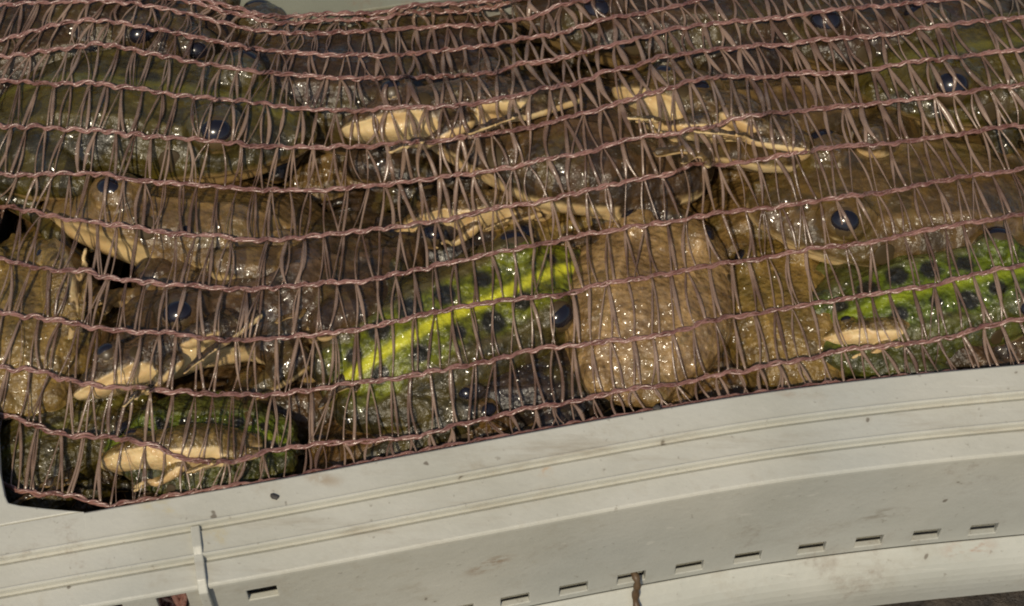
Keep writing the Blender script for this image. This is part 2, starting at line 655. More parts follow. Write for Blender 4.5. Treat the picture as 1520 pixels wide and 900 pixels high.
ME_eye = sphere_mesh('eye', .060, M_iris)
ME_pupil = sphere_mesh('pupil', .046, M_pupil, (1.0, .82, .6))
ME_ear = sphere_mesh('eardrum', .034, M_ear, (1, 1, .2))
FROGS = []
BODY_CO = {}
BODY_BVH = {}


def frog(label, px, py, z, yaw, mat, size=.105, anchor='L', pitch=0, roll=0, pose=0, group=None):
    """A frog whose near eye (or back) stands at the given place in the crate."""
    rot = Matrix.Rotation(R(yaw), 4, 'Z') @ Matrix.Rotation(R(-pitch), 4, 'Y') @ Matrix.Rotation(R(roll), 4, 'X')
    loc_a = {'L': Vector(EYE), 'R': Vector((EYE[0], -EYE[1], EYE[2])), 'B': Vector((.36, 0, .26)), 'H': Vector((.8, 0, .25)),
             'U': Vector((.36, 0, -.03))}[anchor]
    p = at(px, py, z)
    base = p - (rot @ (loc_a * size))
    t = thing('frog', label, 'frog', (0, 0, 0), 'live frogs packed under the net')
    t.matrix_world = Matrix.Translation(base) @ rot @ Matrix.Scale(size, 4)
    b = bpy.data.objects.new('body', POSES[pose])
    COL.objects.link(b)
    b.parent = t
    if not POSES[pose].materials:
        POSES[pose].materials.append(mat)
    b.material_slots[0].link = 'OBJECT'
    b.material_slots[0].material = mat
    esz = random.uniform(.90, 1.06)
    for s in (1, -1):
        e = bpy.data.objects.new('eye', ME_eye)
        COL.objects.link(e)
        e.parent = t
        e.location = (EYE[0], EYE[1] * s, EYE[2])
        e.scale = (esz, esz, esz)
        q = bpy.data.objects.new('pupil', ME_pupil)
        COL.objects.link(q)
        q.parent = e
        d = Vector((.18, .60 * s, .78)).normalized()
        q.location = d * .0352
        q.rotation_euler = d.to_track_quat('Z', 'Y').to_euler()
        r_ = bpy.data.objects.new('eardrum', ME_ear)
        COL.objects.link(r_)
        r_.parent = t
        if pose not in BODY_BVH:
            BODY_BVH[pose] = BVHTree.FromPolygons([v.co for v in POSES[pose].vertices], [tuple(q.vertices) for q in POSES[pose].polygons])
        hp, hn = BODY_BVH[pose].ray_cast(Vector((.640, s, .185)), Vector((0, -s, 0)))[:2]
        r_.location = hp - hn * .003
        r_.rotation_euler = hn.to_track_quat('Z', 'Y').to_euler()
    FROGS.append(t)
    settle(t, pose, (p - CAM).normalized(), label)
    return t


def settle(t, pose, d, label):
    '''slide the frog down the line of sight until it is wholly inside the crate'''
    if pose not in BODY_CO:
        me = POSES[pose]
        co = np.empty(len(me.vertices) * 3)
        me.vertices.foreach_get('co', co)
        BODY_CO[pose] = co.reshape(-1, 3)[::5]
    mw = np.array(t.matrix_world)
    w_ = BODY_CO[pose] @ mw[:3, :3].T + mw[:3, 3]
    step = np.array(d) * .002
    for i in range(30):
        yf = np.interp(w_[:, 0], FX, FY)
        top = (w_[:, 2] > -.005) & (w_[:, 1] < yf + .003)
        low = w_[:, 1] < yf - .021
        if not (top | low).any():
            break
        w_ += step
        t.matrix_world = Matrix.Translation(Vector(step)) @ t.matrix_world
    if i:
        print('settled', round(i * 2), 'mm', label[:40])


brown = ((.115, .060, .015), (.034, .018, .006))
gold = ((.330, .205, .080), (.150, .085, .028))
olive = ((.064, .047, .005), (.018, .013, .003))  # lowered so the colour carries the dimmer light at the back
green = ((.075, .056, .011), (.020, .016, .005))
bronze = ((.128, .075, .021), (.040, .023, .008))
greyb = ((.085, .046, .017), (.025, .014, .006))  # also lowered, with the light's fall-off to the back painted in
slate = ((.026, .017, .012), (.008, .006, .004))
MS = {}


def sm(key, pal, **kw):
    MS[key] = skin_mat('skin_' + key, pal[0], pal[1], seed=len(MS) + 1, **kw)
    return MS[key]


TANB = (.36, .24, .095)
sm('gold', gold, wart=1.0, mott=.8, belly=TANB, glint=2.1)
sm('bronze', bronze, spots=.5)
sm('green', green, spots=.3, stripe=(.62, .60, .03), mott=.8, band=(.17, .185, .008))
sm('olive', olive, spots=.7, stripe=(.12, .105, .015), belly=TANB)
sm('brown', brown, spots=.6, belly=TANB)
sm('greyb', greyb, spots=.6)
sm('slate', slate, spots=0, wart=.5, belly=TANB)
sm('tan', ((.19, .112, .034), (.065, .036, .011)), spots=.35, belly=(.60, .43, .20))
sm('leaf', ((.080, .085, .012), (.026, .028, .006)), spots=.4, stripe=(.24, .29, .015), mott=.9, band=(.115, .15, .007))
sm('dkbrown', ((.080, .044, .016), (.025, .014, .006)), spots=.5)
sm('dim_brown', ((.050, .027, .010), (.016, .009, .004)), spots=.5, belly=(.20, .125, .045))  # darkened brown: weaker light toward the back is painted into this skin
sm('yellow', ((.24, .150, .036), (.10, .058, .014)), spots=.4, wart=.8, glint=1.7)

# seen through the net, back to front
frog('bronze green frog facing left with large dark eye near the right end of the net', 1252, 328, .008, 186, MS['bronze'], .106, 'L', 4, 4, 0)
frog('golden brown warty frog seen from behind at the middle of the front rim', 962, 446, .016, 76, MS['gold'], .078, 'B', -8, 4, 3)
frog('bright green frog with black spots and yellow stripe on its narrow back', 634, 486, .006, 30, MS['green'], .092, 'B', -3, 8, 0)
frog('bronze frog with broad cream lip and eye high above the golden frog', 1032, 142, .014, 192, MS['bronze'], .112, 'L', 10, 30, 2)
frog('grey brown frog facing left with its cream lip above the spotted green frog', 697, 168, .012, 168, MS['greyb'], .100, 'L', -4, 24, 3)
frog('olive green frog at the upper left facing right with dark spots', 322, 198, .012, 350, MS['olive'], .112, 'R', 0, -10, 0)
frog('brown frog tucked behind the olive frog at the upper left', 292, 76, .003, 348, MS['dim_brown'], .096, 'R', -8, -4, 1)
frog('dark frog with glinting eye wedged directly above the spotted green frog', 645, 350, -.004, 184, MS['slate'], .080, 'L', 6, 22, 0)
frog('tan frog with pale flank in the left half between the olive and dark brown frogs', 168, 290, .006, 174, MS['tan'], .108, 'L', 2, 38, 0)
frog('dark brown frog at the left with cream jaw pointing to the front corner', 268, 470, .006, 208, MS['dkbrown'], .104, 'L', 0, 26, 0)
frog('small spotted green frog above the bare cream belly near the front corner', 335, 640, -.002, 184, MS['leaf'], .056, 'B', 0, 4, 3)
frog('yellow brown frog nearest the left edge of the picture', 30, 478, .002, 100, MS['yellow'], .070, 'B', -10, 0, 3)
frog('slate dark wet frog in the hollow left of the golden frog', 810, 540, -.006, 184, MS['slate'], .060, 'B', 0, 6, 0)
frog('leaf green frog with rows of black spots near the right end of the front rim', 1350, 436, .002, 14, MS['leaf'], .082, 'B', 0, 2, 0)
frog('yellow brown frog between the golden frog and the leaf green frog', 1180, 468, -.006, 100, MS['yellow'], .064, 'B', -8, 0, 3)
frog('brown frog with small eye at the top middle of the net', 887, 18, .016, 182, MS['dim_brown'], .105, 'L', 4, 14, 0)
frog('dark brown frog with blue dark eye at the upper right', 1225, 36, .012, 184, MS['dim_brown'], .108, 'L', 2, 14, 0)
frog('olive frog facing left near the right edge of the picture', 1410, 128, .012, 190, MS['olive'], .106, 'L', 2, 6, 1)
frog('grey frog with pale side at the right end above the front rim', 1485, 430, -.006, 104, MS['greyb'], .080, 'B', -10, 10, 2)
frog('brown frog at the top just below the bare strip of crate rim', 560, 84, .002, 172, MS['dim_brown'], .108, 'B', 0, 10, 1)
frog('dark olive frog at the lower left corner of the crate', 44, 652, -.006, 30, MS['olive'], .062, 'B', -4, 0, 0)
frog('brown frog in the lower middle between the green frog and the front rim', 575, 610, -.012, 14, MS['brown'], .070, 'B', 0, -24, 1)
# more frogs pressed between the others, several on their sides
frog('yellow brown frog on its side behind the head of the golden frog', 885, 296, -.008, 200, MS['yellow'], .070, 'B', 4, 30, 1)
frog('tan frog between the high bronze frog and the golden frog', 1120, 285, -.012, 12, MS['tan'], .080, 'B', 0, -20, 0)
frog('brown frog with tan flank left of the dark frog with glinting eye', 440, 326, -.004, 182, MS['tan'], .080, 'B', 0, 40, 0)
frog('pale throated frog squeezed behind the spotted green frog', 480, 450, -.014, 20, MS['brown'], .080, 'B', 0, -40, 1)
frog('yellow bellied frog between the two frogs at the right end of the front rim', 1290, 520, -.014, 190, MS['yellow'], .050, 'B', 0, 62, 1)
frog('cream bellied frog at the rim under the slate dark frog', 800, 622, -.016, 186, MS['tan'], .045, 'B', 0, 64, 1)
frog('frog on its side showing a slim cream belly under the high bronze frog', 1085, 236, .002, 162, MS['bronze'], .066, 'U', 0, 62, 0)
frog('frog on its side with slim cream belly under the grey brown frog', 735, 214, -.002, 194, MS['greyb'], .074, 'U', 0, 60, 0)
frog('frog with cream belly below the jaw of the dark brown frog', 300, 545, -.008, 214, MS['dkbrown'], .058, 'U', 0, 60, 0)
frog('small frog with its bare cream belly turned to the front rim near the corner', 310, 704, -.012, 192, MS['yellow'], .048, 'U', 0, 72, 3)
frog('frog with cream belly turned up beside the leaf green frog', 1330, 522, -.012, 190, MS['yellow'], .036, 'U', 0, 72, 3)
frog('small pale frog pressed upright beside the yellow brown frog at the left edge', 118, 462, -.006, 98, MS['yellow'], .040, 'U', 0, -74, 3)
frog('pale cheeked frog right of the dark frog with glinting eye', 735, 352, -.012, 196, MS['tan'], .048, 'U', 0, 72, 3)
frog('dusky frog squeezed into the lower left corner of the crate', 70, 705, -.016, 60, MS['dim_brown'], .050, 'B', 0, 0, 3)
frog('dusky frog at the very top left of the net', 30, 30, .006, 12, MS['dim_brown'], .095, 'B', 0, 0, 0)
frog('dusky brown frog pressed against the back rim', 720, 62, -.004, 178, MS['dim_brown'], .090, 'B', 0, 6, 0)
# deeper layer that closes the gaps
fill = [(120, 120, 30, 'brown', 'brown frog beneath the olive green frog at the upper left'),
        (430, 440, 200, 'brown', 'brown frog in the dark gap right of the dark brown frog'),
        (480, 250, 10, 'tan', 'tan frog beneath the snout of the olive green frog'),
        (760, 290, 160, 'gold', 'golden frog sunk behind the spotted green frog and the pale cheeked frog'),
        (1130, 240, 20, 'tan', 'tan frog sunk beneath the cream belly under the high bronze frog'),
        (1420, 260, 170, 'bronze', 'bronze frog sunk between the bronze green frog and the right edge'),
        (1330, 320, 20, 'yellow', 'yellow brown frog sunk beneath the bronze green frog'),
        (850, 100, 20, 'greyb', 'grey brown frog sunk left of the high bronze frog with broad lip'),
        (1480, 40, 60, 'dkbrown', 'dark brown frog in the upper right corner of the net'),
        (60, 30, 20, 'dkbrown', 'dark brown frog in the upper left corner of the net'),
        (450, 540, 190, 'dkbrown', 'dark brown frog sunk left of the vent end of the spotted green frog'),
        (1080, 60, 170, 'brown', 'brown frog behind the high bronze frog with broad lip'),
        (1085, 560, 20, 'brown', 'brown frog sunk at the rim between the golden and the yellow brown frog'),
        (190, 560, 100, 'brown', 'brown frog sunk between the left yellow brown frog and the cream belly'),
        (700, 550, 20, 'greyb', 'grey brown frog in the hollow beneath the spotted green frog'),
        (1500, 180, 150, 'brown', 'brown frog at the right edge below the olive frog'),
        (70, 330, 90, 'brown', 'brown frog at the left edge above the yellow brown frog')]
for i, (px, py, yw, k, lab) in enumerate(fill):
    frog(lab, px, py, -.020, yw, MS[k], .090, 'B', 0, random.uniform(-20, 20), i % 3)

# ------------------------------------------------------------------ crate
def on_edge(px, py, d, z):
    """x along the front edge whose profile point (d, z) is seen at this column"""
    lo, hi = ex[0], ex[-1]
    for _ in range(40):
        m = (lo + hi) / 2
        e, n = edge(m)
        p = e + n * d + Vector((0, 0, z))
        q = p - CAM
        u = q.x / q.dot(FWD) * DIST / SPAN * W + W / 2
        if u < px:
            lo = m
        else:
            hi = m
    return (lo + hi) / 2


mm = .001
RIM = [(0, -3.2), (.05, -1.2), (.35, -.4), (1.0, 0), (11.6, -.25), (11.9, .25), (12.45, .22), (12.75, -.3), (12.85, -2.2), (13.1, -2.65), (13.4, -2.6), (14.9, -1.75),
       (23.3, -2.0), (23.6, -1.5), (24.15, -1.55), (24.45, -2.1), (24.55, -4.0), (24.8, -4.4), (25.1, -4.35), (26.6, -3.5), (34.4, -3.9), (35.1, -4.1), (35.5, -4.6), (35.6, -5.6), (34.9, -6.3)]
RIM = [(a * .765, b) for a, b in RIM]
WD = 26.7
WALL_Z = [-6.6, -50.6, -57.2, -60.0]
LEDGE = [(WD + a, b) for a, b in [(.1, -60.2), (1.0, -60.8), (3.2, -62.6), (5.2, -64.6), (6.6, -66.6), (7.6, -68.8), (8.3, -71.2), (8.7, -74), (8.8, -77), (8.6, -83.5), (7.8, -85)]]
crate = thing('plastic_crate', 'pale grey plastic crate with stepped rim and slotted side holding the netted frogs', 'crate', (0, 0, -.085))


def sweep(name, prof, xs, parent, mat, thick=.0028, holes=None, lipless=None):
    verts, faces = [], []
    n = len(prof)
    for x in xs:
        e, nn = edge(x)
        for q, (d, z) in enumerate(prof):
            if lipless and x < lipless and q < 4:
                d, z = .1 + q * .3, -.12
            verts.append(e + nn * d * mm + Vector((0, 0, z * mm)) - Vector(parent.location))
    for i in range(len(xs) - 1):
        for k in range(n - 1):
            if holes and holes((xs[i] + xs[i + 1]) / 2, k):
                continue
            faces.append((i * n + k, (i + 1) * n + k, (i + 1) * n + k + 1, i * n + k + 1))
    o = mesh_obj(name, verts, faces, mat, parent, False)
    bm = bmesh.new()
    bm.from_mesh(o.data)
    bmesh.ops.recalc_face_normals(bm, faces=bm.faces)
    c = sum((f.normal.z + f.normal.dot(Vector((0, -1, 0)))) * f.calc_area() for f in bm.faces)
    if c < 0:
        bmesh.ops.reverse_faces(bm, faces=bm.faces)
    bm.to_mesh(o.data)
    bm.free()
    s = o.modifiers.new('solid', 'SOLIDIFY')
    s.thickness = thick
    s.offset = -1
    bv = o.modifiers.new('bevel', 'BEVEL')
    bv.width = .00035
    bv.segments = 2
    bv.limit_method = 'ANGLE'
    bv.angle_limit = R(50)
    return o


xr0 = on_edge(125, 0, 0, 0)
sweep('front_rim', RIM, sorted(np.linspace(ex[0], ex[-1], 200).tolist() + [xr0 - .0002, xr0 + .0002]), crate, M_crate, lipless=xr0)
# wall with its slots
slots = []
for px in (682, 765, 852, 938, 1024, 1111, 1206, 1291, 1376, 1461, 1547):
    x = on_edge(px, 0, WD * mm, -53 * mm)
    slots.append((x - .0043, x + .0043))
vents = []
for a, b in ((60, 95), (160, 182), (233, 277)):
    vents.append((on_edge(a, 0, WD * mm, -9 * mm), on_edge(b, 0, WD * mm, -9 * mm)))
hi_slot = (on_edge(367, 0, WD * mm, -14 * mm), on_edge(411, 0, WD * mm, -14 * mm))
xs = set(np.linspace(ex[0], ex[-1], 150).tolist())
for a, b in slots + vents + [hi_slot]:
    xs = {x for x in xs if not (a - .0012 < x < b + .0012)} | {a, b}
xs = sorted(xs)
WALL = [(WD - .4, -6.2), (WD - .4, -7.4), (WD - .35, -13.0), (WD - .35, -19.4), (WD - .3, -44), (WD - .2, WALL_Z[1]), (WD - .15, WALL_Z[2]), (WD, -60.1)]


def hole(x, k):
    if k == 5:
        return any(a < x < b for a, b in slots)
    if k in (1, 2, 3) and any(a < x < b for a, b in vents):
        return True
    if k == 2:
        return hi_slot[0] < x < hi_slot[1]
    return False


sweep('side_panel', WALL, xs, crate, M_crate, .0021, hole)
sweep('bottom_ledge', LEDGE, np.linspace(ex[0], ex[-1], 150), crate, M_crate, .003)


def rib(px, d0, wd=.0013):
    x0 = on_edge(px, 0, 9.9 * mm, -2 * mm)
    e, n = edge(x0)
    t = Vector((-n.y, n.x, 0))
    prof = [(9.9, -.4), (16.5, -.3), (18.4, -1.4), (19.2, -1.5), (25.8, -1.9), (28.9, -4.4), (29.0, -7), (28.8, -30), (28.6, -59.5),
            (25.5, -59.5), (25.5, -8), (25.2, -6.6), (19.5, -5), (17, -3.5), (10.6, -3.2)]
    verts, faces = [], []
    for s in (-1, 1):
        for (d, z) in prof:
            verts.append(e + n * d * mm + t * (s * wd) + Vector((0, 0, z * mm)) - Vector(crate.location))
    m = len(prof)
    faces.append(tuple(range(m)))
    faces.append(tuple(reversed(range(m, 2 * m))))
    for k in range(m):
        k2 = (k + 1) % m
        faces.append((k, m + k, m + k2, k2))
    o = mesh_obj('rib', verts, faces, M_crate, crate, False)
    bm = bmesh.new()
    bm.from_mesh(o.data)
    bmesh.ops.recalc_face_normals(bm, faces=bm.faces)
    bm.to_mesh(o.data)
    bm.free()
    bv = o.modifiers.new('bevel', 'BEVEL')
    bv.width = .0004
    bv.segments = 2


rib(290, 0)
rib(-330, 0)
# left end of the rim, with the clipped inner corner
e0, n0 = edge(xr0)
dirx = Vector((-n0.y, n0.x, 0)).normalized()
if dirx.x < 0:
    dirx = -dirx
back = Vector((-dirx.y, dirx.x, 0))
inner = [at(125, 759.2), at(70, 754.5), at(30, 750), at(12, 746), at(7, 735), at(0, 700)]
pl = inner[-1]
inner.append(pl + back * .20)
side = [p - back * 0 for p in inner]
outer = [inner[-1] - dirx * .04, EP[0] + Vector((.004, .0004, 0))]
front = [Vector((x, np.interp(x, FX, FY) + .0002, 0)) for x in np.linspace(EP[0].x + .006, xr0, 24)]
poly = inner + outer + front[:-1]
o = mesh_obj('corner_rim', [p + Vector((0, 0, -.00008)) - Vector(crate.location) for p in poly], [tuple(range(len(poly)))], M_crate, crate, False)
if o.data.polygons[0].normal.z < 0:
    o.data.flip_normals()
s = o.modifiers.new('solid', 'SOLIDIFY')
s.thickness = .0028
s.offset = -1
bv = o.modifiers.new('bevel', 'BEVEL')
bv.width = .0005
bv.segments = 2
# far rim and far wall
fa = at(-420, 150)
far_pts = []
f0 = at(470, 26)
far_in = [f0 + dirx * t for t in (-.30, -.15, 0, .15, .32)]
poly = far_in + [p + back * .045 for p in reversed(far_in)]
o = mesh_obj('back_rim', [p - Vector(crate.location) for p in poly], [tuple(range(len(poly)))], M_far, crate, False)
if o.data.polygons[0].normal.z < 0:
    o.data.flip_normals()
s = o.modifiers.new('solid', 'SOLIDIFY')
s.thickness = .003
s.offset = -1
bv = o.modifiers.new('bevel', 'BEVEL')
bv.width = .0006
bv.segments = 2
bw = [p + back * .004 for p in far_in]
o = mesh_obj('back_wall', [p + Vector((0, 0, -.0032)) - Vector(crate.location) for p in bw] + [Vector((p.x, p.y, -.083)) - Vector(crate.location) for p in bw],
             [(i, i + 1, i + 6, i + 5) for i in range(4)], M_crate, crate, False)
o.modifiers.new('solid', 'SOLIDIFY').thickness = .003
# closed ends beyond the picture
def end_panel(a, b_):
    q = [a, b_]
    o = mesh_obj('end_panel', [Vector((p.x, p.y, -.0031)) - Vector(crate.location) for p in q] + [Vector((p.x, p.y, -.0835)) - Vector(crate.location) for p in q], [(0, 1, 3, 2)], M_crate, crate, False)
    o.modifiers.new('solid', 'SOLIDIFY').thickness = .003


eL, nL = edge(EP[0].x + .006)
end_panel(inner[-1] - dirx * .037, eL + nL * .024)
eR, nR = edge(EP[-1].x - .004)
end_panel(far_in[-1] - dirx * .004 + back * .001, eR + nR * .024)
# crate floor
fl = [Vector((x, np.interp(x, FX, FY) - .022, 0)) for x in np.linspace(EP[0].x + .01, EP[-1].x - .01, 20)]
poly = fl + [far_in[-1] + back * .003, far_in[0] + back * .003]
o = mesh_obj('crate_floor', [Vector((p.x, p.y, -.079)) - Vector(crate.location) for p in poly], [tuple(range(len(poly)))], M_crate, crate, False)
o.modifiers.new('solid', 'SOLIDIFY').thickness = .003



def stain(mat, p, r, col, amount, tilt=-9):
    '''a dirt mark of its own shape at one place on the plastic'''
    nt = mat.node_tree
    b = nt.nodes['Principled BSDF']
    prev = b.inputs['Base Color'].links[0].from_socket
    tc = N(nt, 'ShaderNodeTexCoord').outputs['Object']
    m1 = N(nt, 'ShaderNodeMapping', vector_type='TEXTURE')
    m1.inputs['Location'].default_value = p - Vector(crate.location)
    m1.inputs['Rotation'].default_value = (0, R(tilt), R(-10))
    m1.inputs['Scale'].default_value = r
    nt.links.new(tc, m1.inputs[0])
    ln = N(nt, 'ShaderNodeVectorMath', operation='LENGTH')
    nt.links.new(m1.outputs[0], ln.inputs[0])
    g_ = ramp(nt, ln.outputs['Value'], 0, 1, 1, 0)
    st = N(nt, 'ShaderNodeMapping')
    st.inputs['Scale'].default_value = (90, 90, 260)
    st.inputs['Rotation'].default_value = (0, R(-tilt * 2), 0)
    nt.links.new(tc, st.inputs[0])
    nz = noise_tex(nt, st.outputs[0], 1.6, 6, .7)
    nt.links.new(mixc(nt, mul(nt, mul(nt, g_, ramp(nt, nz, .42, .62)), amount), prev, col), b.inputs['Base Color'])


def wall_pt(px, z):
    e, n = edge(on_edge(px, 0, WD * mm, z * mm))
    return e + n * (WD - .4) * mm + Vector((0, 0, z * mm))


def rim_pt(px, d, z):
    e, n = edge(on_edge(px, 0, d * mm, z * mm))
    return e + n * d * mm + Vector((0, 0, z * mm))


stain(M_crate, wall_pt(725, -26), (.013, .006, .0060), (.25, .15, .075), .95, -28)
stain(M_crate, wall_pt(1310, -36), (.016, .006, .006), (.20, .16, .11), .6)
stain(M_crate, rim_pt(1445, WD + 3, -61.5), (.016, .006, .004), (.32, .16, .09), .7)
stain(M_crate, rim_pt(806, 12, -1.8), (.004, .003, .002), (.50, .27, .09), .8)
stain(M_crate, rim_pt(480, 3, 0), (.014, .003, .002), (.30, .20, .10), .6)
stain(M_crate, rim_pt(320, 14, -1.9), (.006, .005, .002), (.46, .36, .14), .6)
stain(M_crate, rim_pt(1180, 1.5, 0), (.03, .003, .002), (.32, .20, .12), .6)
stain(M_crate, rim_pt(240, 3, 0), (.012, .004, .002), (.52, .40, .13), .5)

# ------------------------------------------------------------------ ground
m, nt, b = new_mat('wet_dark_ground')
tc = N(nt, 'ShaderNodeTexCoord').outputs['Object']
n1 = noise_tex(nt, tc, 60, 8, .7)
c = mixc(nt, ramp(nt, n1, .35, .7), (.018, .014, .010), (.11, .085, .06))
nt.links.new(c, b.inputs['Base Color'])
b.inputs['Roughness'].default_value = .5
bp = N(nt, 'ShaderNodeBump')
bp.inputs['Distance'].default_value = .004
nt.links.new(n1, bp.inputs['Height'])
nt.links.new(bp.outputs[0], b.inputs['Normal'])
g = mesh_obj('ground', [(-30, -30, -.0858), (30, -30, -.0858), (30, 30, -.0858), (-30, 30, -.0858)], [(0, 1, 2, 3)], m, None, False)
g['kind'] = 'structure'

bpy.context.view_layer.update()
# ------------------------------------------------------------------ net: a cloth lying on the frogs
allv, allf = [], []
for t in FROGS:
    for ch in t.children:
        if ch.name.startswith('eardrum'):
            continue
        me = ch.data
        n = len(me.vertices)
        co = np.empty(n * 3)
        me.vertices.foreach_get('co', co)
        co = co.reshape(-1, 3)
        mw = np.array(ch.matrix_world)
        base = len(allv)
        allv.extend((co @ mw[:3, :3].T + mw[:3, 3]).tolist())
        for p in me.polygons:
            allf.append(tuple(base + i for i in p.vertices))
tree = BVHTree.FromPolygons(allv, allf)
GX0, GX1, GY0, GY1, GS = -.21, .21, -.15, .22, .0015
nx, ny = int((GX1 - GX0) / GS) + 1, int((GY1 - GY0) / GS) + 1
Z = np.full((nx, ny), -.03)
for i in range(nx):
    for j in range(ny):
        hit = tree.ray_cast(Vector((GX0 + i * GS, GY0 + j * GS, .2)), Vector((0, 0, -1)))
        if hit[0] is not None:
            Z[i, j] = max(hit[0].z, -.03)


def shift_op(A, r, f):
    B = A.copy()
    for dx in range(-r, r + 1):
        h = int(math.sqrt(r * r - dx * dx))
        for dy in {-h, -h // 2, 0, h // 2, h}:
            B = f(B, np.roll(np.roll(A, dx, 0), dy, 1))
    return B


def blur(A, s):
    k = np.exp(-np.arange(-3 * s, 3 * s + 1) ** 2 / (2 * s * s))
    k /= k.sum()
    P = np.pad(A, 3 * s, mode='edge')
    P = np.apply_along_axis(lambda v: np.convolve(v, k, 'same'), 0, P)
    P = np.apply_along_axis(lambda v: np.convolve(v, k, 'same'), 1, P)
    return P[3 * s:-3 * s, 3 * s:-3 * s]


def seal_edges(Z):
    for i in range(nx):
        x = GX0 + i * GS
        yf = np.interp(x, FX, FY)
        for j in range(ny):
            y = GY0 + j * GS
            if y < yf + .012:
                lim = -.0035 - max(0, (yf - y)) * .6 + max(0, y - yf) * .9
                Z[i, j] = min(Z[i, j], lim) if y > yf else lim
    return Z


Z = seal_edges(Z)
C = shift_op(shift_op(Z, 12, np.maximum), 12, np.minimum)
ZN = np.maximum(blur(C, 4), blur(Z, 1) + .0006)
ZN = np.maximum(blur(ZN, 2), Z + .0006)
ZN = seal_edges(ZN)
# beyond the far edge the net lies on the rim
fi = (np.array(f0.xy))


def znet(x, y):
    a = min(max((x - GX0) / GS, 0), nx - 1.001)
    b_ = min(max((y - GY0) / GS, 0), ny - 1.001)
    i, j = int(a), int(b_)
    u, v = a - i, b_ - j
    z = (ZN[i, j] * (1 - u) + ZN[i + 1, j] * u) * (1 - v) + (ZN[i, j + 1] * (1 - u) + ZN[i + 1, j + 1] * u) * v
    dfar = (Vector((x, y, 0)) - f0).dot(back)
    if dfar > -.002:
        z = max(z, .0010)
    return z


def on_net(px, py, lift=0.0):
    d = ray(px, py)
    t = (.09 - CAM.z) / d.z
    prev = t
    for _ in range(400):
        p = CAM + d * t
        if p.z <= znet(p.x, p.y) + lift:
            break
        prev = t
        t += .0012
    lo, hi = prev, t
    for _ in range(12):
        m_ = (lo + hi) / 2
        p = CAM + d * m_
        if p.z <= znet(p.x, p.y) + lift:
            hi = m_
        else:
            lo = m_
    return CAM + d * hi


